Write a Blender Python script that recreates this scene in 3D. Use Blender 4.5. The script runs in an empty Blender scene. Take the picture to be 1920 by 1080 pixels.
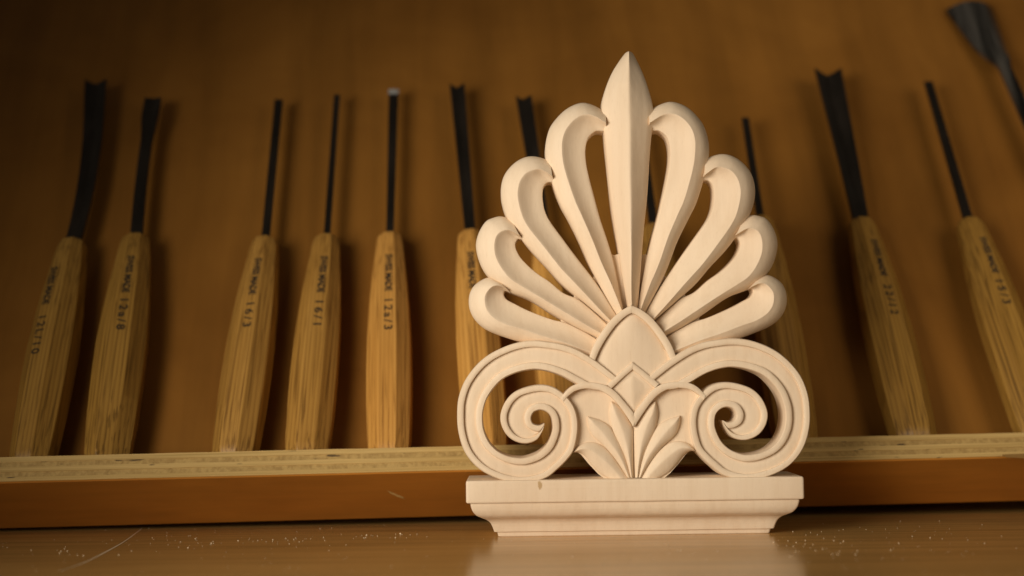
import bpy, bmesh, math, random
from mathutils import Vector, Matrix, noise

random.seed(7)
S = bpy.context.scene
COL = S.collection

# ------------------------------------------------------------------ camera, world, lamps, exposure
FPX = 2667.0                       # focal length in pixels of the 1920 wide photograph (50 mm lens)
CAM = Vector((0.0, -0.645, 0.071))
PITCH = math.radians(3.73)
ROLL = math.radians(-0.75)
cam_mat = Matrix.Rotation(math.pi/2 + PITCH, 3, 'X') @ Matrix.Rotation(ROLL, 3, 'Z')
cd = bpy.data.cameras.new('camera')
cam = bpy.data.objects.new('camera', cd); COL.objects.link(cam)
cam.matrix_world = Matrix.Translation(CAM) @ cam_mat.to_4x4()
cd.sensor_width = 36.0; cd.lens = 36.0*FPX/1920.0
cd.clip_start = 0.01; cd.clip_end = 50
cd.dof.use_dof = True; cd.dof.focus_distance = 0.652; cd.dof.aperture_fstop = 4.7
cd.dof.aperture_blades = 0
S.camera = cam

w = bpy.data.worlds.new('World'); S.world = w; w.use_nodes = True
bg = w.node_tree.nodes['Background']
bg.inputs[0].default_value = (1.0, 0.86, 0.66, 1); bg.inputs[1].default_value = 0.042

def aim(o, loc, target):
    o.location = loc
    o.rotation_euler = (Vector(target)-Vector(loc)).to_track_quat('-Z', 'Y').to_euler()

ld = bpy.data.lights.new('key_lamp', 'SPOT'); key = bpy.data.objects.new('key_lamp', ld); COL.objects.link(key)
ld.energy = 17.2; ld.color = (1.0, 0.90, 0.755); ld.shadow_soft_size = 0.18
ld.spot_size = math.radians(74); ld.spot_blend = 1.0
aim(key, (-0.33, -0.44, 0.175), (0.11, 0.03, 0.115))

fd = bpy.data.lights.new('side_lamp', 'SPOT'); fill = bpy.data.objects.new('side_lamp', fd); COL.objects.link(fill)
fd.energy = 12.5; fd.color = (1.0, 0.85, 0.64); fd.shadow_soft_size = 0.30
fd.spot_size = math.radians(56); fd.spot_blend = 1.0
aim(fill, (0.72, -0.45, 0.34), (0.35, 0.22, 0.15))

S.view_settings.view_transform = 'Standard'; S.view_settings.look = 'None'
S.view_settings.gamma = 1.0; S.view_settings.exposure = 0.0
S.render.engine = 'CYCLES'

# ------------------------------------------------------------------ helpers
def ray(px, py):
    return cam_mat @ Vector(((px-960.0)/FPX, -(py-540.0)/FPX, -1.0))
def on_y(px, py, y):               # where the sight line of a measured point meets the upright plane at depth y
    d = ray(px, py); return CAM + d*((y-CAM.y)/d.y)
def on_plane(px, py, p, n):
    d = ray(px, py); return CAM + d*((p-CAM).dot(n)/d.dot(n))
def on_table(px, py, z=0.0):
    d = ray(px, py); return CAM + d*((z-CAM.z)/d.z)

def tag(o, label=None, cat=None, group=None, kind=None):
    if label: o['label'] = label
    if cat: o['category'] = cat
    if group: o['group'] = group
    if kind: o['kind'] = kind
    return o
def empty(name, mat=None):
    o = bpy.data.objects.new(name, None); COL.objects.link(o); o.empty_display_size = 0.01
    if mat is not None: o.matrix_world = mat
    return o
def build(name, verts, faces, material, parent=None, smooth=True, angle=40, keep_world=False):
    me = bpy.data.meshes.new(name)
    if keep_world and parent is not None:
        inv = parent.matrix_basis.inverted(); verts = [inv @ Vector(v) for v in verts]
    me.from_pydata([tuple(v) for v in verts], [], faces)
    bm = bmesh.new(); bm.from_mesh(me)
    bmesh.ops.remove_doubles(bm, verts=bm.verts, dist=1e-6)
    bmesh.ops.recalc_face_normals(bm, faces=bm.faces)
    bm.to_mesh(me); bm.free()
    me.materials.append(material)
    if smooth:
        for p in me.polygons: p.use_smooth = True
        me.set_sharp_from_angle(angle=math.radians(angle))
    o = bpy.data.objects.new(name, me); COL.objects.link(o)
    if parent is not None: o.parent = parent
    return o
def catmull(pts, sub):
    n = len(pts); out = []
    for i in range(n-1):
        p0 = pts[max(i-1, 0)]; p1 = pts[i]; p2 = pts[i+1]; p3 = pts[min(i+2, n-1)]
        for k in range(sub):
            t = k/sub
            out.append(tuple(0.5*((2*b) + (-a+c)*t + (2*a-5*b+4*c-d)*t*t + (-a+3*b-3*c+d)*t**3)
                             for a, b, c, d in zip(p0, p1, p2, p3)))
    out.append(tuple(pts[-1])); return out
def tube(sections, closed_ring=False):
    """sections: closed cross-section polygons of equal size -> verts, faces with end caps"""
    v = []; f = []; k = len(sections[0]); n = len(sections)
    for s in sections: v += s
    for i in range(n-1 if not closed_ring else n):
        a = i*k; b = ((i+1) % n)*k
        for j in range(k):
            j2 = (j+1) % k
            f.append((a+j, a+j2, b+j2, b+j))
    if not closed_ring:
        f.append(tuple(range(k))[::-1]); f.append(tuple((n-1)*k+j for j in range(k)))
    return v, f
def box(x0, x1, y0, y1, z0, z1):
    v = [Vector((x, y, z)) for x in (x0, x1) for y in (y0, y1) for z in (z0, z1)]
    return v, [(0,1,3,2), (4,6,7,5), (0,4,5,1), (2,3,7,6), (0,2,6,4), (1,5,7,3)]

# ------------------------------------------------------------------ materials
def new_mat(name):
    m = bpy.data.materials.new(name); m.use_nodes = True
    nt = m.node_tree; b = nt.nodes['Principled BSDF']
    return m, nt, b
def nd(nt, typ, **kw):
    n = nt.nodes.new(typ)
    for k, v in kw.items(): setattr(n, k, v)
    return n
def coords(nt, scale, rnd=True):
    tc = nd(nt, 'ShaderNodeTexCoord'); mp = nd(nt, 'ShaderNodeMapping'); mp.inputs['Scale'].default_value = scale
    nt.links.new(tc.outputs['Object'], mp.inputs['Vector'])
    if rnd:
        oi = nd(nt, 'ShaderNodeObjectInfo'); vm = nd(nt, 'ShaderNodeVectorMath', operation='SCALE')
        cb = nd(nt, 'ShaderNodeCombineXYZ')
        for i in range(3): nt.links.new(oi.outputs['Random'], cb.inputs[i])
        vm.inputs['Scale'].default_value = 37.0
        nt.links.new(cb.outputs[0], vm.inputs[0]); nt.links.new(vm.outputs[0], mp.inputs['Location'])
    return mp.outputs[0]
def ntex(nt, vec, scale, detail=4, rough=0.55, dist=0.0):
    n = nd(nt, 'ShaderNodeTexNoise'); n.inputs['Scale'].default_value = scale; n.inputs['Detail'].default_value = detail
    n.inputs['Roughness'].default_value = rough; n.inputs['Distortion'].default_value = dist
    nt.links.new(vec, n.inputs['Vector']); return n.outputs['Fac']
def ramp(nt, fac, stops):
    r = nd(nt, 'ShaderNodeValToRGB'); e = r.color_ramp.elements
    while len(e) < len(stops): e.new(0.5)
    for i, (p, c) in enumerate(stops):
        e[i].position = p; e[i].color = (c, c, c, 1) if isinstance(c, (int, float)) else (*c, 1)
    nt.links.new(fac, r.inputs[0]); return r.outputs[0]
def mix(nt, fac, a, b, mode='MIX'):
    m = nd(nt, 'ShaderNodeMix', data_type='RGBA', blend_type=mode)
    for s, v in ((0, fac), (6, a), (7, b)):
        if isinstance(v, (int, float)): m.inputs[s].default_value = v
        elif isinstance(v, tuple): m.inputs[s].default_value = (*v, 1)
        else: nt.links.new(v, m.inputs[s])
    return m.outputs[2]
def bump(nt, b, h, strength, dist=0.001, prev=None):
    n = nd(nt, 'ShaderNodeBump'); n.inputs['Strength'].default_value = strength; n.inputs['Distance'].default_value = dist
    nt.links.new(h, n.inputs['Height'])
    if prev is not None: nt.links.new(prev, n.inputs['Normal'])
    nt.links.new(n.outputs[0], b.inputs['Normal']); return n.outputs[0]

def carved_wood():
    m, nt, b = new_mat('pale_limewood')
    g = ntex(nt, coords(nt, (260, 260, 14), False), 1.0, 6, 0.6)
    big = ntex(nt, coords(nt, (26, 26, 9), False), 1.0, 3, 0.5)
    c = ramp(nt, big, [(0.3, (0.76, 0.60, 0.435)), (0.7, (0.82, 0.67, 0.50))])
    c = mix(nt, ramp(nt, g, [(0.35, 0.18), (0.55, 0.0)]), c, (0.62, 0.44, 0.27))
    # fine pores
    p = ntex(nt, coords(nt, (1500, 1500, 260), False), 1.0, 2, 0.5)
    c = mix(nt, ramp(nt, p, [(0.30, 0.10), (0.40, 0.0)]), c, (0.45, 0.30, 0.17))
    nt.links.new(c, b.inputs['Base Color'])
    b.inputs['Roughness'].default_value = 0.62; b.inputs['Specular IOR Level'].default_value = 0.28
    k = ntex(nt, coords(nt, (150, 150, 90), False), 1.0, 2, 0.5)      # shallow tool facets
    n1 = bump(nt, b, k, 0.35, 0.0007)
    bump(nt, b, g, 0.20, 0.0003, n1)
    return m, nt, b, c
M_CARVE, nt_, b_, c_ = carved_wood()

def base_wood():
    m, nt, b, c = carved_wood(); m.name = 'pale_limewood_moulding'
    # the small brown knot in the front fascia
    tc = nd(nt, 'ShaderNodeTexCoord'); mp = nd(nt, 'ShaderNodeMapping')
    mp.vector_type = 'TEXTURE'
    mp.inputs['Location'].default_value = KNOT; mp.inputs['Scale'].default_value = (0.0026, 0.006, 0.0046)
    nt.links.new(tc.outputs['Object'], mp.inputs['Vector'])
    ln = nd(nt, 'ShaderNodeVectorMath', operation='LENGTH'); nt.links.new(mp.outputs[0], ln.inputs[0])
    nz = ntex(nt, coords(nt, (900, 900, 500), False), 1.0, 3)
    ad = nd(nt, 'ShaderNodeMath', operation='ADD'); nt.links.new(ln.outputs['Value'], ad.inputs[0]); nt.links.new(nz, ad.inputs[1])
    f = ramp(nt, ad.outputs[0], [(0.75, 0.75), (1.0, 0.0)])
    c2 = mix(nt, f, c, (0.40, 0.24, 0.08)); nt.links.new(c2, b.inputs['Base Color'])
    # saw and cutter marks, very fine, along the run
    s = ntex(nt, coords(nt, (18, 18, 1400), False), 1.0, 3, 0.6)
    old = b.inputs['Normal'].links[0].from_socket
    bump(nt, b, s, 0.22, 0.0003, old)
    return m

def varnished(name, c1, c2, rough, axis_scale, coat=0.35, fleck=True, spec=0.5, streak=0.3):
    m, nt, b = new_mat(name)
    big = ntex(nt, coords(nt, (7, 7, 7), False), 1.0, 4, 0.6, 0.6)
    g = ntex(nt, coords(nt, axis_scale, False), 1.0, 5, 0.6, 0.3)
    c = ramp(nt, big, [(0.3, c1), (0.7, c2)])
    c = mix(nt, ramp(nt, g, [(0.30, streak), (0.62, 0.0)]), c, tuple(0.55*x for x in c1))
    if fleck:
        d = ntex(nt, coords(nt, (60, 60, 60), False), 1.0, 6, 0.7)
        c = mix(nt, ramp(nt, d, [(0.66, 0.0), (0.78, 0.28)]), c, tuple(min(1, 1.5*x+0.03) for x in c2))
    nt.links.new(c, b.inputs['Base Color'])
    r = ntex(nt, coords(nt, (30, 30, 30), False), 1.0, 5, 0.65)
    rr = nd(nt, 'ShaderNodeMapRange'); rr.inputs[3].default_value = rough*0.8; rr.inputs[4].default_value = rough*1.35
    nt.links.new(r, rr.inputs[0]); nt.links.new(rr.outputs[0], b.inputs['Roughness'])
    b.inputs['Specular IOR Level'].default_value = spec
    b.inputs['Coat Weight'].default_value = coat; b.inputs['Coat Roughness'].default_value = rough*0.8
    bump(nt, b, g, 0.06, 0.0004)
    return m
M_TABLE = varnished('varnished_table', (0.53, 0.305, 0.095), (0.63, 0.365, 0.12), 0.17, (5, 130, 40), 0.0, True, 0.14, 0.6)
M_PANEL = varnished('varnished_panel', (0.235, 0.096, 0.015), (0.345, 0.150, 0.026), 0.42, (38, 20, 4), 0.0, False, 0.2, 0.42)
M_LEDGE = varnished('varnished_orange_face', (0.36, 0.135, 0.019), (0.52, 0.21, 0.03), 0.34, (14, 120, 120), 0.0, True, 0.35)

def ply_mat(name, base, dark, stretch):
    m, nt, b = new_mat(name)
    g = ntex(nt, coords(nt, stretch), 1.0, 6, 0.65, 0.2)
    c = ramp(nt, g, [(0.30, dark), (0.62, base)])
    v = ntex(nt, coords(nt, (70, 200, 420)), 1.0, 2, 0.5)              # core voids and torn fibres
    c = mix(nt, ramp(nt, v, [(0.27, 0.85), (0.31, 0.0)]), c, (0.06, 0.035, 0.015))
    nt.links.new(c, b.inputs['Base Color']); b.inputs['Roughness'].default_value = 0.75
    bump(nt, b, g, 0.5, 0.0005)
    return m
M_PLY = [ply_mat('plywood_long_grain', (0.63, 0.43, 0.16), (0.42, 0.265, 0.08), (9, 300, 900)),
         ply_mat('plywood_cross_grain', (0.52, 0.345, 0.12), (0.33, 0.20, 0.06), (420, 300, 300))]

def handle_wood(name, c1, c2, dark):
    m, nt, b = new_mat(name)
    big = ntex(nt, coords(nt, (60, 60, 7)), 1.0, 3, 0.5, 0.4)
    c = ramp(nt, big, [(0.3, c1), (0.7, c2)])
    wv = nd(nt, 'ShaderNodeTexWave', wave_type='BANDS', bands_direction='X', wave_profile='SAW')
    wv.inputs['Scale'].default_value = 1.0; wv.inputs['Distortion'].default_value = 2.2; wv.inputs['Detail'].default_value = 3
    wv.inputs['Detail Scale'].default_value = 1.2
    nt.links.new(coords(nt, (150, 170, 3.2)), wv.inputs['Vector'])
    c = mix(nt, ramp(nt, wv.outputs['Fac'], [(0.50, 0.0), (0.98, 0.6)]), c, dark)
    p = ntex(nt, coords(nt, (1000, 1000, 16)), 1.0, 2, 0.5)            # open ash pores
    c = mix(nt, ramp(nt, p, [(0.34, 0.75), (0.47, 0.0)]), c, tuple(0.7*x for x in dark))
    nt.links.new(c, b.inputs['Base Color']); b.inputs['Roughness'].default_value = 0.42
    b.inputs['Specular IOR Level'].default_value = 0.4
    bump(nt, b, p, 0.3, 0.0003)
    return m
M_HANDLE = [handle_wood('oiled_ash', (0.42, 0.215, 0.042), (0.51, 0.275, 0.062), (0.24, 0.108, 0.018)),
            handle_wood('oiled_ash_reddish', (0.62, 0.305, 0.066), (0.72, 0.385, 0.096), (0.42, 0.18, 0.032)),
            handle_wood('oiled_ash_brown', (0.35, 0.182, 0.032), (0.43, 0.235, 0.046), (0.19, 0.09, 0.015))]

def steel(name, col, rough, metal=1.0, low=0.6, st=(120, 120, 25)):
    m, nt, b = new_mat(name)
    n = ntex(nt, coords(nt, st), 1.0, 5, 0.6)
    c = ramp(nt, n, [(0.40, tuple(low*x for x in col)), (0.66, col)])
    nt.links.new(c, b.inputs['Base Color']); b.inputs['Metallic'].default_value = metal
    rr = nd(nt, 'ShaderNodeMapRange'); rr.inputs[3].default_value = rough*0.8; rr.inputs[4].default_value = rough*1.3
    nt.links.new(n, rr.inputs[0]); nt.links.new(rr.outputs[0], b.inputs['Roughness'])
    return m
M_STEEL = steel('blackened_steel', (0.048, 0.038, 0.030), 0.28, 0.6)
M_STEEL_HIGHLIGHT = steel('highlight_streak_steel', (0.27, 0.25, 0.225), 0.24, 0.7, 0.08, (130, 130, 6))  # pale streaks in the colour imitate reflected highlights on the fishtail gouge
M_BRIGHT = steel('ground_steel', (0.80, 0.80, 0.78), 0.35, 0.4)
m_ink, nt, b = new_mat('stamped_ink'); M_INK = m_ink
nz = ntex(nt, coords(nt, (900, 900, 900)), 1.0, 3)
nt.links.new(ramp(nt, nz, [(0.3, (0.012, 0.008, 0.006)), (0.8, (0.045, 0.027, 0.012))]), b.inputs['Base Color'])
b.inputs['Roughness'].default_value = 0.8
m_dust, nt, b = new_mat('sawdust'); M_DUST = m_dust
b.inputs['Base Color'].default_value = (0.74, 0.58, 0.38, 1); b.inputs['Roughness'].default_value = 0.9

# ------------------------------------------------------------------ the table
v, f = box(-1.1, 1.1, -0.9, 1.1, -0.03, 0.0)
tag(build('table_top', v, f, M_TABLE, smooth=False), kind='structure')

# ------------------------------------------------------------------ the tilted tool rack
PHI = math.radians(35.0)
A0 = on_y(0, 991, 0.061); A1 = on_y(1920, 939, 0.090)
U = (A1-A0).normalized()
D0 = Vector((0, math.sin(PHI), math.cos(PHI))); DV = (D0-U*D0.dot(U)).normalized()
NV = U.cross(DV); NV = NV if NV.y < 0 else -NV          # board normal, towards the viewer
LEDGE_W, LEDGE_T, BOARD_T = 0.0425, 0.0142, 0.016
AM = on_y(960, 964.5, 0.0755)
rack_mat = Matrix((( U.x, -NV.x, DV.x, AM.x), (U.y, -NV.y, DV.y, AM.y), (U.z, -NV.z, DV.z, AM.z), (0, 0, 0, 1)))
# rack frame: x along the ledge, -y out of the board, z up the board; y=0,z=0 is the lower rear edge
rack = empty('tool_rack', rack_mat)
tag(rack, 'tilted varnished brown tool rack with a pale plywood edged ledge', 'tool rack')
v, f = box(-0.62, 0.62, -BOARD_T, 0.0, LEDGE_T+0.0002, 0.60)
build('back_panel', v, f, M_PANEL, rack, smooth=False)
ledge_v, ledge_f = box(-0.62, 0.62, -LEDGE_W+0.0006, 0.0, 0.0, 0.0009)
ledge = build('ledge', ledge_v, ledge_f, M_LEDGE, rack, smooth=False)
tag(ledge, 'orange varnished underside of the ledge facing the viewer')
zz = 0.0009
for i, t in enumerate((0.0023, 0.0027, 0.0026, 0.0028, 0.0029)):
    n = 120; secs = []
    for k in range(n+1):
        x = -0.62+1.24*k/n
        j = 0.00022*noise.noise(Vector((x*55, i*3.1, 0))) + 0.00012*noise.noise(Vector((x*210, i*7.7, 2)))
        yf = -LEDGE_W + j + (0.0003 if i % 2 else 0.0)
        if i == 0: yf += 0.0002
        secs.append([Vector((x, yf, zz)), Vector((x, 0.0, zz)), Vector((x, 0.0, zz+t)), Vector((x, yf, zz+t))])
    v, f = tube(secs)
    build('ply', v, f, M_PLY[i % 2], ledge, smooth=False)
    zz += t
LEDGE_TOP = zz
def torn(x, y, pts):               # a fleck of veneer broken away, bare wood shows
    v = [Vector((x+a, y+b, -0.00006)) for a, b in pts]+[Vector((x+a, y+b, 0.0003)) for a, b in pts]; n = len(pts)
    build('torn_fleck', v, [tuple(range(n)), tuple(range(2*n-1, n-1, -1))]+[(i, (i+1) % n, n+(i+1) % n, n+i) for i in range(n)], M_PLY[0], ledge, smooth=False)
fl = rack_mat.inverted()
def ledge_pt(px, py):
    p = fl @ on_plane(px, py, AM, DV); return p.x, p.y
x, y = ledge_pt(742, 926); torn(x, y, [(-0.004, -0.0035), (-0.001, -0.001), (0.0035, 0.003), (0.0042, 0.0052), (0.001, 0.003), (-0.0025, -0.0005)])
x, y = ledge_pt(1900, 856); torn(x, y, [(-0.006, -0.001), (-0.003, 0.0006), (0.002, 0.0012), (0.008, 0.0024), (0.03, 0.002), (0.03, -0.0028), (-0.006, -0.0024)])

blocker_c = AM+Vector((0, 0.085, 0))  # box added behind the ledge so the gap under the rack stays dark
v, f = box(-0.62, 0.62, blocker_c.y-0.020, blocker_c.y+0.005, 0.0, 0.06)
v = [Vector((p.x, p.y+(p.x-AM.x)*U.y/U.x, p.z)) for p in v]
build('added_gap_blocker', v, f, M_PANEL, rack, smooth=False, keep_world=True)
# ------------------------------------------------------------------ carving tools
def plane_pt(px, py, h):           # measured point on the plane h above the board surface, in rack coordinates
    n = NV; p = AM + n*(BOARD_T+h)
    return rack_mat.inverted() @ on_plane(px, py, p, n)

def prof(stops, s):
    for (a, x), (b, y) in zip(stops, stops[1:]):
        if s <= b:
            t = (s-a)/(b-a); t = t*t*(3-2*t) if False else t
            return x+(y-x)*t
    return stops[-1][1]

def text_mesh(body, size, spacing, squeeze, weight):
    cu = bpy.data.curves.new('t', 'FONT'); cu.body = body; cu.size = size; cu.space_character = spacing
    cu.offset = weight; cu.resolution_u = 3
    o = bpy.data.objects.new('t', cu); COL.objects.link(o)
    bpy.context.view_layer.update()
    me = bpy.data.meshes.new_from_object(o.evaluated_get(bpy.context.evaluated_depsgraph_get()))
    vs = [(p.co.x*squeeze, p.co.y) for p in me.vertices]; fs = [tuple(p.vertices) for p in me.polygons]
    bpy.data.objects.remove(o); bpy.data.curves.remove(cu); bpy.data.meshes.remove(me)
    return vs, fs

def make_blade(kind, L0, L1, w0, w1, bend, parent, yaxis):
    """blade from z=L0 (in the handle) to z=L1; cross-section loft"""
    secs = []; N = 36
    for i in range(N+1):
        t = i/N; z = L0-0.012+(L1-L0+0.012)*t
        tt = max(0.0, (z-L0)/(L1-L0))
        bx, by = bend(tt)
        if kind == 'bar':
            hw = (w0+(w1-w0)*tt)/2; wing = 0.0; th = 0.0016
        elif kind == 'v':
            e = min(1, tt*3); hw = (w0+(w1-w0)*tt)/2; wing = hw*(0.5 if w1 > 0.014 else 0.34)*e; th = 0.0032-0.0012*e
        elif kind == 'spoon':
            e = min(1, max(0, (tt-0.66)/0.2)); e = e*e*(3-2*e)
            hw = (w0+(w1-w0)*e)/2; wing = hw*0.55*e; th = 0.0026-0.001*e
        else:                       # fishtail gouge
            e = max(0, (tt-0.66)/0.34); e = e**0.6
            hw = (w0+(w1-w0)*e)/2; wing = hw*0.45*min(1, e*2); th = 0.0028-0.001*e
        front = []; back = []
        K = 8
        for k in range(K+1):
            u = -1+2*k/K
            if kind == 'v': dep = -wing*abs(u)
            elif kind == 'fish': dep = wing*u*u
            else: dep = -wing*u*u
            zz = z
            if t > 0.97:
                zz += {'v': 0.0026*(abs(u)**2-0.5), 'bar': 0.0, 'spoon': -0.002*u*u, 'fish': 0.001*u}[kind]
            front.append(Vector((bx+hw*u, yaxis+by+dep-th/2+wing*0.45, zz)))
            back.append(Vector((bx+hw*u*1.0, yaxis+by+dep+th/2+wing*0.45, zz)))
        secs.append(front+back[::-1])
    v, f = tube(secs)
    return build('blade', v, f, M_STEEL, parent, angle=30)

HANDLE_PROFILE = [(0, 0.70), (0.012, 0.79), (0.03, 0.865), (0.045, 0.895), (0.10, 0.94), (0.22, 0.99), (0.35, 1.01), (0.5, 0.995), (0.65, 0.925),
                  (0.78, 0.82), (0.88, 0.715), (0.94, 0.65), (0.975, 0.60), (0.992, 0.55), (1.0, 0.46)]
def tool(bot, top, tip, R, rot, kind, w0, w1, stamp, mat, label, bend=None, text_dx=0.0, text_s=(0.13, 0.355), slim=1.0, cut=None, steel_mat=None):
    R *= 0.965; h = R*0.93
    b = plane_pt(*bot, h); t = plane_pt(top[0]-0.00*top[1], top[1]+15, h); e = plane_pt(*tip, h)
    zdir = (t-b); zdir.y = 0; zdir.normalize()
    # butt stands on the ledge
    b = b + zdir*((LEDGE_TOP+0.0003+0.001-b.z)/zdir.z); b.y = -BOARD_T
    xdir = Vector((0, 1, 0)).cross(zdir); xdir.normalize()
    loc = Matrix(((xdir.x, 0, zdir.x, b.x), (xdir.y, 1, zdir.y, b.y), (xdir.z, 0, zdir.z, b.z), (0, 0, 0, 1)))
    root = empty('carving_chisel', rack_mat @ loc)
    tag(root, label, 'chisel', 'carving chisels standing on the rack ledge')
    inv = loc.inverted()
    HL = (inv @ t).z; BL = (inv @ e).z; tipx = (inv @ e).x
    rot = math.radians(rot)
    ya = -h-0.0004
    def rad(s): return R*prof(HANDLE_PROFILE, s)*(slim if s > 0.5 else 1+(slim-1)*s*2)
    NS = 44; secs = []
    ss = sorted(set([i/NS for i in range(NS+1)]+[a for a, _ in HANDLE_PROFILE]))
    for s in ss:
        r = rad(s)/math.cos(math.radians(22.5))*0.965; c = []
        for k in range(8):
            a = rot+math.radians(22.5+45*k)
            for da in (-0.022, 0.022):      # eased arrises
                c.append(Vector((r*math.sin(a+da), ya-r*0.93*math.cos(a+da), s*HL)))
        if cut:                          # a flat pared off near the butt
            nn = Vector(cut[0]).normalized(); q0 = Vector((0, ya, 0))+nn*cut[1]
            c = [p-nn*max(0.0, (p-q0).dot(nn)) for p in c]
        secs.append(c)
    v, f = tube(secs)
    hd = build('handle', v, f, mat, root, angle=14)
    # the stamp runs down the front facet
    ap = lambda s: rad(s)*0.965*1.0089
    def put(body, s_from, length, cap, spacing, weight):
        vs, fs = text_mesh(body, 0.01, spacing, 1.0, weight)
        x0 = min(p[0] for p in vs); x1 = max(p[0] for p in vs); y1 = max(p[1] for p in vs); y0 = min(p[1] for p in vs)
        out = []
        for (x, y) in vs:
            s = 1-(s_from+(x-x0)/(x1-x0)*length)
            q = ((y-y0)/(y1-y0)-0.5)*cap+text_dx
            r = ap(s)+0.00012
            out.append(Vector((r*math.sin(rot)+q*math.cos(rot), ya-0.93*(r*math.cos(rot)-q*math.sin(rot)), s*HL)))
        return out, fs
    if stamp is not None:
        v1, f1 = put('SWISS MADE', text_s[0], 0.185, 0.0039, 0.92, 0.00035)
        if stamp:
            ln = 0.028*len(stamp)
            v2, f2 = put(stamp, text_s[1], ln, 0.0045, 1.35, 0.0002)
            f1 = f1+[tuple(i+len(v1) for i in q) for q in f2]; v1 = v1+v2
        me = bpy.data.meshes.new('lettering'); me.from_pydata([tuple(p) for p in v1], [], f1); me.materials.append(M_INK)
        lo = bpy.data.objects.new('lettering', me); COL.objects.link(lo); lo.parent = hd
        if stamp: tag(lo, 'dark stamp reading SWISS MADE '+stamp)
    bf = bend or (lambda q: (0.0, 0.0))
    bl = make_blade(kind, HL-0.002, BL, w0, w1, lambda q: (bf(q)[0]+tipx*q, bf(q)[1]), root, ya)
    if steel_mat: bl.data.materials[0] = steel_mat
    return root, HL, BL, ya, tipx

G = 'octagonal wooden handle'
tool((63, 857), (137, 442), (180, 156), 0.0122, -14, 'v', 0.0080, 0.0128, '12L/10', M_HANDLE[2],
     'curved dark V gouge stamped 12L/10, leftmost tool on the rack', bend=lambda q: (0.0034*math.sin(math.pi*q**0.9), 0.0), text_dx=-0.0025, text_s=(0.16, 0.40), slim=1.08)
tool((203, 852), (256, 434), (289, 184), 0.0128, 4, 'spoon', 0.0066, 0.0098, '12a/8', M_HANDLE[2],
     'spoon bent gouge stamped 12a/8, second tool from the left', bend=lambda q: (-0.0012*math.sin(math.pi*q), 0.0), text_s=(0.13, 0.345), slim=1.06, cut=((0.55, -0.82, -0.12), 0.0080))
tool((442, 847), (498, 438), (523, 189), 0.0125, -12, 'bar', 0.0045, 0.0050, '16/3', M_HANDLE[0],
     'narrow straight chisel stamped 16/3 with olive brown handle', text_dx=0.001)
tool((577, 841), (613, 434), (632, 180), 0.0125, 0, 'bar', 0.0036, 0.0036, '16/1', M_HANDLE[0],
     'thinnest bladed chisel stamped 16/1 with chipped butt end', text_dx=0.0005, cut=((0.10, -0.985, -0.18), 0.0086))
r5 = tool((730, 838), (731, 430), (738, 178), 0.0121, -5, 'bar', 0.0040, 0.0058, '12a/3', M_HANDLE[1],
     'upright chisel stamped 12a/3 with reddish handle and bright ground tip', text_dx=0.0006)
tool((912, 832), (882, 425), (857, 163), 0.0122, -8, 'v', 0.0058, 0.0090, '', M_HANDLE[1],
     'V gouge with two pointed tips standing behind the left petals', text_dx=0.0)
tool((1060, 828), (1022, 430), (982, 186), 0.0122, 6, 'v', 0.0062, 0.0095, None, M_HANDLE[1],
     'short notched V gouge mostly hidden behind the upper left petals')
tool((1268, 824), (1226, 414), (1193, 190), 0.0122, 0, 'bar', 0.0050, 0.0052, None, M_HANDLE[0],
     'chisel hidden behind the ornament spire, glimpsed through the pierced gap')
tool((1490, 818), (1426, 400), (1397, 223), 0.0124, 5, 'bar', 0.0042, 0.0042, None, M_HANDLE[0],
     'thin flat chisel rising behind the upper right petals')
tool((1710, 811), (1614, 403), (1551, 138), 0.0130, 6, 'v', 0.0085, 0.0165, '22/12', M_HANDLE[2],
     'broad deep V gouge stamped 22/12 right of the ornament', text_dx=0.0006)
tool((1946, 806), (1816, 403), (1740, 155), 0.0130, -3, 'bar', 0.0055, 0.0052, '15/3', M_HANDLE[2],
     'slim chisel stamped 15/3 near the right edge', text_dx=0.0012, text_s=(0.12, 0.34))
# the fishtail gouge whose handle lies beyond the frame
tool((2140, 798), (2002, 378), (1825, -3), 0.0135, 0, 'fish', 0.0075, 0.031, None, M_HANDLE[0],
     'large dark fishtail gouge flaring at the top right corner', steel_mat=M_STEEL_HIGHLIGHT)
# bright ground bevel at the tip of the 12a/3 chisel
root5, HL5, BL5, ya5, tx5 = r5
v, f = box(tx5-0.0031, tx5+0.0031, ya5-0.0016, ya5+0.0008, BL5-0.0005, BL5+0.0042)
v = [Vector((p.x, p.y+(0.0012 if p.z > BL5+0.002 and p.y < ya5 else 0), p.z)) for p in v]
build('ground_tip', v, f, M_BRIGHT, root5, smooth=False)

# ------------------------------------------------------------------ the carved ornament
AX = 0.5*(on_y(1190, 893, 0.001).x + on_y(1186, 640, 0.003).x)
orn = empty('carved_ornament', Matrix.Translation((AX, 0.018, 0.0)))
tag(orn, 'pale carved wooden palmette ornament with scrolls on a moulded base', 'ornament')
MM = 0.001
def mir(p): return Vector((2*AX-p.x, p.y, p.z))
def wob(p, a=0.00034):              # the knife is never quite even
    q = p*46.0
    return p + Vector((noise.noise(q), noise.noise(q+Vector((9, 3, 1)))*0.9, noise.noise(q+Vector((2, 7, 5)))))*a
def ornament_part(name, secs, mirror=False, angle=42, label=None):
    if mirror: secs = [[mir(p) for p in s] for s in secs]
    secs = [[wob(p) for p in s] for s in secs]
    v, f = tube(secs)
    o = build(name, v, f, M_CARVE, orn, angle=angle, keep_world=True)
    if label: tag(o, label)
    return o

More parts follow.
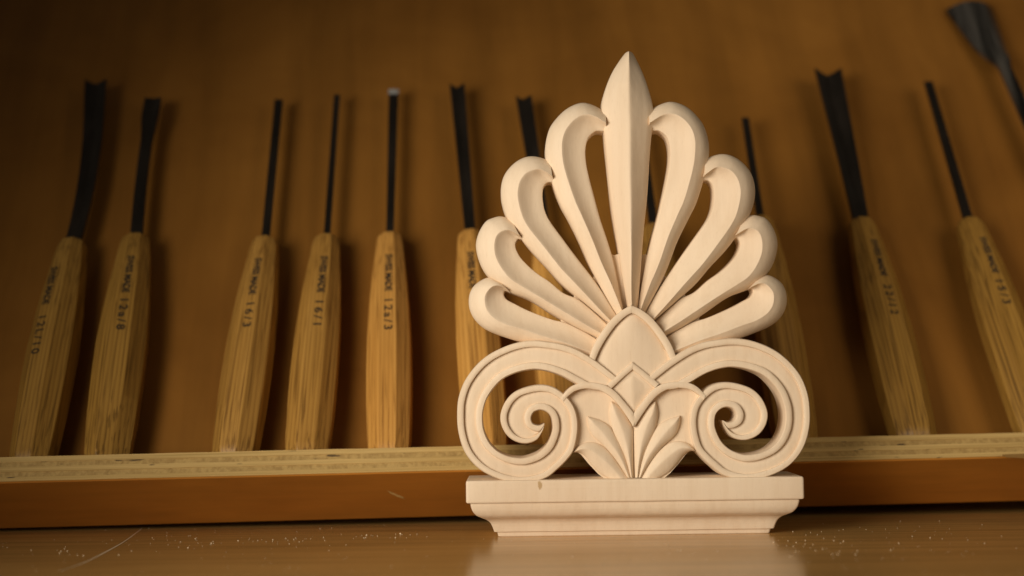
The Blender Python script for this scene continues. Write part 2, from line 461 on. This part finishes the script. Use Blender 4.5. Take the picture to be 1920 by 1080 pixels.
OUTER = [(0.0, 10.4), (0.05, 9.0), (0.16, 7.6), (0.32, 6.2), (0.5, 5.0), (0.68, 4.15), (0.86, 3.5), (0.965, 3.12)]
INNER = [(0.0, 3.0), (0.035, 3.15), (0.11, 3.8), (0.26, 5.05), (0.42, 6.2), (0.6, 7.15), (0.78, 7.85), (0.92, 8.25), (0.98, 8.6), (1.0, 9.4)]
def petal(rows, mirror, back, root_drop=1.4, tip_drop=1.0, label=None):
    O = catmull([r[0] for r in rows], 7); R = catmull([r[1] for r in rows], 7); I = catmull([r[2] for r in rows], 7)
    n = len(O); secs = []
    for i in range(n):
        t = i/(n-1)
        lift = tip_drop*max(0, 1-t/0.22)**1.5 + root_drop*max(0, (t-0.6)/0.4)
        sec = []
        def pt(a, b, q, y): return on_y(a[0]+(b[0]-a[0])*q, a[1]+(b[1]-a[1])*q, (y+lift)*MM)
        sec.append(on_y(O[i][0], O[i][1], back*MM))
        for q, y in OUTER: sec.append(pt(O[i], R[i], q, y))
        for q, y in INNER: sec.append(pt(R[i], I[i], q, y))
        sec.append(on_y(I[i][0], I[i][1], back*MM))
        # keep walls square to the face, not along the sight line
        sec[0] = Vector((sec[1].x, back*MM, sec[1].z)); sec[-1] = Vector((sec[-2].x, back*MM, sec[-2].z))
        secs.append(sec)
    return ornament_part('petal', secs, mirror, label=label)

P1 = [((1136,210),(1136,231),(1138,248)), ((1110,196.7),(1112,217),(1120,246)), ((1088,193),(1094,215),(1111,250)),
      ((1063,203),(1078,222.5),(1104,257)), ((1043,221.7),(1065.5,235.5),(1100.5,265)), ((1029,245),(1057,252),(1098.5,275)),
      ((1022.5,283),(1053.6,277),(1098,291)), ((1029.4,324),(1058.6,317),(1101.7,319)), ((1049,380),(1077,374),(1115,374)),
      ((1065.5,412),(1092,407),(1125,411.7)), ((1087.8,456),(1111,450),(1137.8,450.5)), ((1108,504),(1129,496),(1149,488)),
      ((1129,546),(1148,537),(1158,530)), ((1157,592),(1167,583),(1169,579))]
P2 = [((1033,302),(1035,330),(1042,343)), ((1010,294),(1014,316.5),(1029,341.5)), ((990.5,293),(999,318.5),(1023,345)),
      ((971,301),(987,324),(1019.5,351)), ((954.4,316),(978,335),(1018,359)), ((943,335.5),(972.5,349),(1017.7,367)),
      ((938.6,362),(971,369),(1018.5,377)), ((943,390),(977,396),(1022,395)), ((957,420),(989,422),(1032,416)),
      ((993,467),(1019,462),(1058,451)), ((1026.7,503),(1049,500),(1082,483)), ((1058,538),(1077,530),(1103,511)),
      ((1098,571),(1109,564),(1128,546)), ((1142,606),(1147,603),(1156,590))]
P3 = [((959,411),(974,440),(984,451)), ((940,405.5),(955,430.5),(973,448)), ((925,408),(945,431),(969,452)),
      ((911,415),(936,435.5),(967,457)), ((899,434),(929.4,445),(967.3,463)), ((892.8,456),(926.7,461.7),(970,471)),
      ((894.7,478),(929.4,481),(977,483.5)), ((903,501),(940.5,503),(992,500)), ((917,520),(957,522.8),(1010,515)),
      ((948,545),(982,539),(1031,529)), ((993,563),(1021,562),(1057,550)), ((1040,592),(1058,584.5),(1084,562)),
      ((1080,615),(1094,606.5),(1112,583.5)), ((1121,635),(1126,625),(1140,609))]
P4 = [((932,524),(952,543),(958,550)), ((917,520),(938,536.5),(948,546)), ((901.7,525.5),(926,536),(945,550)),
      ((887,538),(916,543),(945.5,555)), ((879.5,557),(908.5,557),(951,562.5)), ((880.8,581),(911,578),(965,570)),
      ((892,602),(924,595),(985,580)), ((912,618),(946,607.5),(1007,589)), ((945,631),(976.7,617),(1035,599)),
      ((985,643),(1015.5,630),(1062,606)), ((1030,652),(1056,642),(1085,617)), ((1075,664),(1085,653),(1103,626.5)),
      ((1112,676),(1116,664),(1123,640))]
def squash(rows, q):                # the right hand lower petals are a touch shorter
    cx, cy = 1187, 650
    return [tuple((cx+(p[0]-cx)*q, cy+(p[1]-cy)*(0.5+0.5*q)) for p in r) for r in rows]
words = ['tallest', 'second', 'third', 'lowest']
for i, rows in enumerate((P1, P2, P3, P4)):
    petal(rows, False, 20.0-0.15*i, label=words[i]+' fluted petal left of the spire')
    petal(squash(rows, (1.0, 0.998, 0.972, 0.972)[i]), True, 20.05-0.15*i, label=words[i]+' fluted petal right of the spire')

# spire: a keeled blade
SP = [(96.5,1176.5,1179,1181.5), (99,1172.5,1179,1185.5), (104.5,1168,1179,1189), (115,1160.5,1179,1194.5), (133,1149,1179.4,1203.5), (152,1140,1179.7,1211.5), (171,1133.6,1180,1217.5),
      (188,1129.5,1180.3,1222), (204,1128,1180.5,1224.5), (222,1129.3,1181,1225), (260,1133.6,1181,1220.5), (302,1138,1181.3,1217), (330,1140.5,1181.5,1215.5),
      (380,1146,1182,1212.5), (425,1152,1182.5,1207.5), (470,1159,1183,1203), (510,1165,1183.5,1200.5), (564,1174,1184.5,1197), (584,1177,1185,1195)]
SP = catmull(SP, 5); secs = []
for (py, l, r, q) in SP:
    sec = []
    topf = min(1.0, (py-95)/60.0)**0.7
    botf = max(0, (py-430)/154)
    for u, y in ((-1, 8.6), (-0.95, 7.4), (-0.7, 5.6), (-0.4, 3.6), (-0.16, 2.0), (-0.06, 1.35), (0, 1.2), (0.06, 1.35), (0.16, 2.0), (0.4, 3.6), (0.7, 5.6), (0.95, 7.4), (1, 8.6)):
        px = r+(r-l)*u if u < 0 else r+(q-r)*u
        yy = 8.6-(8.6-y)*(0.55+0.45*topf) + 1.6*botf + (1-topf)*1.2
        sec.append(on_y(px, py, yy*MM))
    sec = [Vector((sec[0].x, 0.0203, sec[0].z))]+sec+[Vector((sec[-1].x, 0.0203, sec[-1].z))]
    secs.append(sec)
ornament_part('spire', secs, label='keeled pointed central blade of the palmette')

# bands with a profile across: list of (outer, inner) pairs
def band(name, pairs, profile, back, sub=6, mirror=False, clampx=None, parent_label=None, widths=None, angle=42):
    O = catmull([p[0] for p in pairs], sub); I = catmull([p[1] for p in pairs], sub); secs = []
    for o, i in zip(O, I):
        wd = math.hypot(o[0]-i[0], o[1]-i[1]); sec = []
        for q, y in profile(wd):
            p = on_y(o[0]+(i[0]-o[0])*q, o[1]+(i[1]-o[1])*q, y*MM)
            if clampx is not None: p.x = min(p.x, AX-0.00002)
            sec.append(p)
        sec = [Vector((sec[0].x, back*MM, sec[0].z))]+sec+[Vector((sec[-1].x, back*MM, sec[-1].z))]
        secs.append(sec)
    return ornament_part(name, secs, mirror, label=parent_label, angle=angle)
def fillet(top, edge=0.9):
    return lambda wd: [(0, top+edge+0.5), (0.04, top+edge*0.4), (0.13, top+0.07), (0.5, top), (0.87, top+0.07), (0.96, top+edge*0.4), (1, top+edge+0.5)]

# scrolls
V = [((1160,709),(1122,732)), ((1135,689),(1100,729)), ((1111,672),(1079,719)), ((1081.7,655),(1055,706)), ((1055,645.5),(1035,698.5)),
     ((1028,641),(1018,694.5)), ((1001,638.8),(1001,693)), ((974,641.5),(981,695.5)), ((947,649.5),(962,701)), ((918,664),(944,710)),
     ((893.7,684.5),(929,724)), ((872,714),(915,744)), ((860,746),(907.5,763)), ((856.7,776),(904.5,782)), ((858.8,808),(907,806)),
     ((869.5,843),(917,829)), ((888,870),(932,845)), ((912.5,889),(949,853.5)), ((947.4,902.5),(965,857)), ((985,906.5),(983,857.5)),
     ((1022.6,897),(1001,852)), ((1044,880.5),(1013,845)), ((1063,861.7),(1024,834)), ((1076,843),(1031.5,820)), ((1083,813.4),(1036,803)),
     ((1083,786.5),(1034.7,786.5)), ((1076,762),(1030.5,778)), ((1060,741),(1025,773)), ((1038.8,726),(1019,770)), ((1014.6,720.7),(1012,769)),
     ((987.7,724.8),(1005.5,770.5)), ((963.6,735.5),(1001,773)), ((947,754),(997.5,778)), ((938,778.5),(996,784)), ((940.7,800),(997.5,790.5)),
     ((952.8,818.8),(1001,794.6)), ((971.6,829.5),(1006,796.5)), ((990.4,831),(1011,797)), ((1006.5,824),(1015,796)), ((1017,808),(1018.5,794.5)),
     ((1020.5,797),(1020.5,793.5))]
def scroll_profile(wd):
    r = min(12.0/wd, 0.42); s = min(1.7/wd, 0.05)
    top, ch = 1.4, 3.1
    return [(0, top+1.7), (0.35*s, top+0.55), (1.2*s, top+0.08), (r*0.55, top), (r-s*0.6, top+0.08), (r, top+0.30), (r+s*0.35, ch+0.12), (r+1.6*s, ch+0.02),
            (0.5, ch-0.35), (1-r*1.08-1.6*s, ch+0.02), (1-r*1.08-s*0.35, ch+0.12), (1-r*1.08, top+0.30), (1-r*1.08+s*0.6, top+0.08), (1-r*0.55, top), (1-1.2*s, top+0.08), (1-0.35*s, top+0.55), (1, top+1.7)]
band('scroll', V, scroll_profile, 19.2, 7, False, parent_label='left spiral scroll with raised rims')
band('scroll', V, scroll_profile, 19.25, 7, True, parent_label='right spiral scroll with raised rims')

# pointed calyx at the root of the petals
CO = [(1187,571), (1175,576.5), (1162.8,584), (1150,595), (1140.5,606), (1124,628), (1111,650.5), (1102,676)]
CI = [(1187,586.5), (1178,590), (1168.5,597), (1159,606), (1151,615), (1136.5,635), (1123.5,657), (1114,680)]
pairs = list(zip(CO, CI))
calyx = None
def dome(name, left, right_mirror, edge, mid, back, power=2.0, rows=5, keel=False, label=None):
    L = catmull(left, rows); secs = []
    for (px, py) in L:
        a = on_y(px, py, edge*MM); b = mir(a); sec = []
        hw = (b.x-a.x)
        full = min(1.0, hw/0.016)
        for k in range(17):
            u = -1+2*k/16
            hgt = (1-abs(u)) if keel else (1-abs(u)**power)
            sec.append(Vector((a.x+(b.x-a.x)*k/16, (edge-(edge-mid)*hgt*full)*MM, a.z)))
        sec = [Vector((sec[0].x, back*MM, sec[0].z))]+sec+[Vector((sec[-1].x, back*MM, sec[-1].z))]
        secs.append(sec)
    return ornament_part(name, secs, label=label, angle=75)
calyx = dome('calyx', [(1186.4,580), (1176,588), (1166,597), (1157,606), (1149,615), (1134,635), (1121,657), (1112,680), (1108,705), (1120,730)], True, 4.6, 2.5, 18.8,
             label='smooth swelling pointed leaf at the root of the petals')
for m in (False, True):
    o = band('calyx_rim', pairs, fillet(1.95, 0.7), 18.9, 6, m, clampx=True)
    o.parent = calyx

# small diamond below the calyx, with a keel
dia = dome('diamond_panel', [(1186.4,688), (1166,705), (1148,720), (1147,730), (1160,748), (1174,764), (1186.2,778)], True, 3.6, 1.7, 18.6, keel=True, rows=4,
           label='small keeled diamond between the scrolls')
for m in (False, True):
    o = band('diamond_rim', [((1187,678.5),(1187,693.5)), ((1163,699),(1169.5,708)), ((1138,720.5),(1147,728.5))], fillet(1.3, 0.7), 18.5, 5, m, clampx=True)
    o.parent = dia

# arch bands that meet on the axis
AR = [((1052,745),(1057,754)), ((1060,735),(1065,744)), ((1075,723),(1081,733)), ((1096,717.5),(1100,729)), ((1118,718),(1118,730)), ((1139.4,724),(1132,735.5)),
      ((1156,736),(1147,746)), ((1173,755.6),(1163.5,765)), ((1187,772),(1178,785)), ((1196,783),(1187,799))]
for m in (False, True):
    band('arch_band', AR, fillet(1.15, 0.7), 18.3 if m else 18.35, 6, m, clampx=True, parent_label=('right' if m else 'left')+' small arched band over the leaves')

# leaves
def leaf(tip, L, R, Q, mirror, top, edge, back, label):
    Ls = catmull([tip]+L, 7); Rs = catmull([tip]+R, 7); Qs = catmull([tip]+Q, 7); secs = []
    n = len(Ls)
    for i in range(n):
        t = i/(n-1); g = min(1, t/0.18)**0.6
        g *= 1-0.35*max(0, (t-0.7)/0.3)
        sec = []
        for q, y in ((0, 1.45), (0.05, 1.0), (0.14, 0.80), (0.35, 0.48), (0.65, 0.18), (0.9, 0.03)):
            sec.append(on_y(Ls[i][0]+(Rs[i][0]-Ls[i][0])*q, Ls[i][1]+(Rs[i][1]-Ls[i][1])*q, (edge+(top-edge)*(1-y)*g)*MM))
        for q, y in ((0, 0.0), (0.1, 0.03), (0.35, 0.20), (0.65, 0.50), (0.86, 0.80), (0.95, 1.0), (1, 1.45)):
            sec.append(on_y(Rs[i][0]+(Qs[i][0]-Rs[i][0])*q, Rs[i][1]+(Qs[i][1]-Rs[i][1])*q, (edge+(top-edge)*(1-y)*g)*MM))
        for s in sec:
            if s.x > AX-0.00005: s.x = AX-0.00005
        sec = [Vector((sec[0].x, back*MM, sec[0].z))]+sec+[Vector((sec[-1].x, back*MM, sec[-1].z))]
        secs.append(sec)
    ornament_part('leaf', secs, mirror, label=label)
LEAVES = [((1145.5,752), [(1141,774),(1147,804),(1161,834),(1174,863),(1182.5,895)], [(1154,776),(1166,803),(1175,833),(1181,864),(1185,895)],
           [(1163.5,764),(1180,789),(1187,806),(1188,840),(1188,895)], 1.7, 3.9, 18.0, 'inner'),
          ((1101,781), [(1102,799),(1111,818),(1133,838),(1156,864),(1177,895)], [(1112.5,794),(1128,810),(1147,834),(1165.5,861),(1180,895)],
           [(1122.6,787),(1142,799),(1157,822),(1172,852),(1183,895)], 1.9, 4.0, 17.9, 'middle'),
          ((1073,849), [(1085,849),(1097,856.5),(1111,874.5),(1128,890),(1146,899)], [(1088,842.5),(1105,843),(1125,857),(1147,876),(1168,899)],
           [(1086.5,835),(1103,829),(1124,833),(1147,852),(1178,895)], 1.9, 4.3, 17.6, 'drooping outer')]
for tip, L, R, Q, top, edge, back, nm in LEAVES:
    for m in (False, True):
        leaf(tip, L, R, Q, m, top, edge, back-(0.07 if m else 0), nm+' carved leaf '+('right' if m else 'left')+' of the axis')

# ground panels: the deep web that joins the petals' roots, and the field behind the leaves
def slab(name, outline, y0, y1, label):
    left = [on_y(x, y, y0*MM) for x, y in outline]
    left[0].x = AX; left[-1].x = AX
    ring = left+[mir(p) for p in left[::-1][1:-1]]
    backp = [Vector((p.x, y1*MM, p.z)) for p in ring]; n = len(ring)
    tag(build(name, ring+backp, [tuple(range(n)), tuple(range(2*n-1, n-1, -1))]+[(i, (i+1) % n, n+(i+1) % n, n+i) for i in range(n)],
        M_CARVE, orn, smooth=False, keep_world=True), label)
slab('web', [(1187,476), (1157,477), (1152,478.5), (1147,477), (1128,505), (1113,519), (1110,522), (1106,520), (1082,535), (1075,560), (1072,563), (1067,561),
             (1045,577), (1052,602), (1050,605), (1046,604), (1012,612), (985,630), (985,655), (1040,668), (1100,705), (1187,730)], 12.4, 17.4,
     'recessed web between the roots of the petals')
slab('leaf_field', [(1187,700), (1120,712), (1092,724), (1068,738), (1052,760), (1058,840), (1080,846), (1090,853), (1104,870), (1122,889), (1135,899), (1187,899)], 5.1, 17.2,
     'flat recessed field behind the carved leaves')

# moulded base
XL = on_y(873.7, 925, 0.0).x; XR = on_y(1508.3, 918, 0.0).x; ZT = on_y(1190, 897.6, 0.0).z
kn = on_y(1013, 910, 0.0); KNOT = (kn.x-AX, kn.y-0.018, kn.z)
M_BASE = base_wood()
k = ZT*1000/26.3
prof_pts = [(26.3, 1.2), (26.25, 0.7), (26.0, 0.25), (25.5, 0.05), (24.8, 0.0), (17.0, 0.0), (16.5, 0.12), (16.25, 0.35), (16.2, 1.7)]
cyma = catmull([(16.0, 1.85), (14.4, 2.1), (12.2, 2.9), (10.2, 4.6), (9.0, 6.8), (8.1, 8.8), (6.7, 10.5), (4.9, 11.5), (3.2, 12.1), (2.35, 12.4)], 4)
prof_pts += cyma + [(2.2, 13.3), (2.1, 13.7), (0.25, 14.2), (0.0, 14.6)]
secs = []
YB = 0.036
for z, ins in prof_pts:
    zi = z*k*MM; i = ins*MM; fi = ins*0.72*MM; ring = []
    x0, x1, y0 = XL+i, XR-i, fi
    r = 0.0010
    for cx, cy, a0 in ((x0+r, y0+r, 180), (x1-r, y0+r, 270)):
        for s in range(5):
            a = math.radians(a0+90*s/4); ring.append(Vector((cx+r*math.cos(a), cy+r*math.sin(a), zi)))
    # subdivide the long front edge so the hand-made unevenness shows
    fa, fb = ring[4], ring[5]
    mids = [fa.lerp(fb, q/24) for q in range(1, 24)]
    ring = ring[:5]+mids+ring[5:]
    ring += [Vector((x1, YB-0.0008, zi)), Vector((x1-0.0008, YB, zi)), Vector((x0+0.0008, YB, zi)), Vector((x0, YB-0.0008, zi))]
    secs.append([wob(p, 0.00013) if z > 0.5 else p for p in ring])
v, f = tube(secs)
tag(build('moulded_base', v, f, M_BASE, orn, angle=32, keep_world=True), 'plain moulded plinth with ogee underside and a small brown knot')

# ------------------------------------------------------------------ sawdust, the fibre
v = []; f = []
def crumb(px, py, s):
    p = on_table(px, py)
    if -0.02 < p.y < 0.04 and XL+0.005 < p.x < XR-0.005 and p.y > 0.006: return
    if p.y < -0.3: return
    i0 = len(v); a = random.uniform(0, 6.28); sx = s*random.uniform(0.6, 1.5); sy = s*random.uniform(0.5, 1.0); h = s*random.uniform(0.3, 0.9)
    for kx, ky, kz in ((-1, -0.6, 0), (1, -0.7, 0), (0.8, 0.8, 0), (-0.9, 0.6, 0), (-0.5, -0.2, 1), (0.6, 0.1, 0.8)):
        x = kx*sx*random.uniform(0.7, 1.2)*0.5; y = ky*sy*random.uniform(0.7, 1.2)*0.5
        v.append(Vector((p.x+x*math.cos(a)-y*math.sin(a), p.y+x*math.sin(a)+y*math.cos(a), 0.00005+kz*h)))
    for q in ((0, 1, 5, 4), (1, 2, 5), (2, 3, 4, 5), (3, 0, 4), (3, 2, 1, 0)): f.append(tuple(i0+j for j in q))
clusters = [(1515, 1018, 34, 14, 34, 0.00042), (1640, 1012, 90, 22, 26, 0.00036), (1820, 1025, 90, 26, 28, 0.00032), (1560, 1045, 70, 16, 18, 0.00032),
            (135, 1037, 22, 6, 10, 0.00045), (60, 1030, 60, 16, 16, 0.00035), (390, 1015, 60, 8, 30, 0.0004), (545, 1012, 45, 4, 22, 0.00042),
            (690, 1005, 14, 3, 8, 0.0005), (745, 1006, 28, 4, 10, 0.00045), (600, 1040, 180, 22, 30, 0.00028), (1250, 1035, 90, 16, 34, 0.00036), (960, 1030, 60, 20, 10, 0.0003),
            (260, 1005, 120, 12, 16, 0.0003)]
for cx, cy, sx, sy, n, s in clusters:
    for _ in range(n): crumb(random.gauss(cx, sx), random.gauss(cy, sy), s*random.uniform(0.5, 1.6))
for _ in range(90): crumb(random.uniform(0, 1920), random.uniform(985, 1078), random.uniform(0.00015, 0.0004))
tag(build('sawdust', v, f, M_DUST, smooth=False), 'pale sawdust crumbs scattered over the varnished table', 'sawdust', kind='stuff')

pts = catmull([on_table(*p) for p in ((266, 991), (235, 1014), (200, 1034), (160, 1054), (112, 1071))], 10)
secs = []
for i, p in enumerate(pts):
    p = Vector(p); q = Vector(pts[min(i+1, len(pts)-1)])-Vector(pts[max(i-1, 0)]); q.normalize(); sd = Vector((-q.y, q.x, 0))
    r = 0.00042*(1-0.5*abs(2*i/(len(pts)-1)-1))
    secs.append([p+sd*r+Vector((0, 0, 0.00002)), p+Vector((0, 0, 0.00012)), p-sd*r+Vector((0, 0, 0.00002))])
vv, ff = tube(secs)
m_fib, nt, b = new_mat('pale_fibre'); b.inputs['Base Color'].default_value = (0.9, 0.76, 0.55, 1); b.inputs['Roughness'].default_value = 0.8
tag(build('wood_fibre', vv, ff, m_fib), 'thin pale curved fibre lying on the table at lower left', 'fibre')
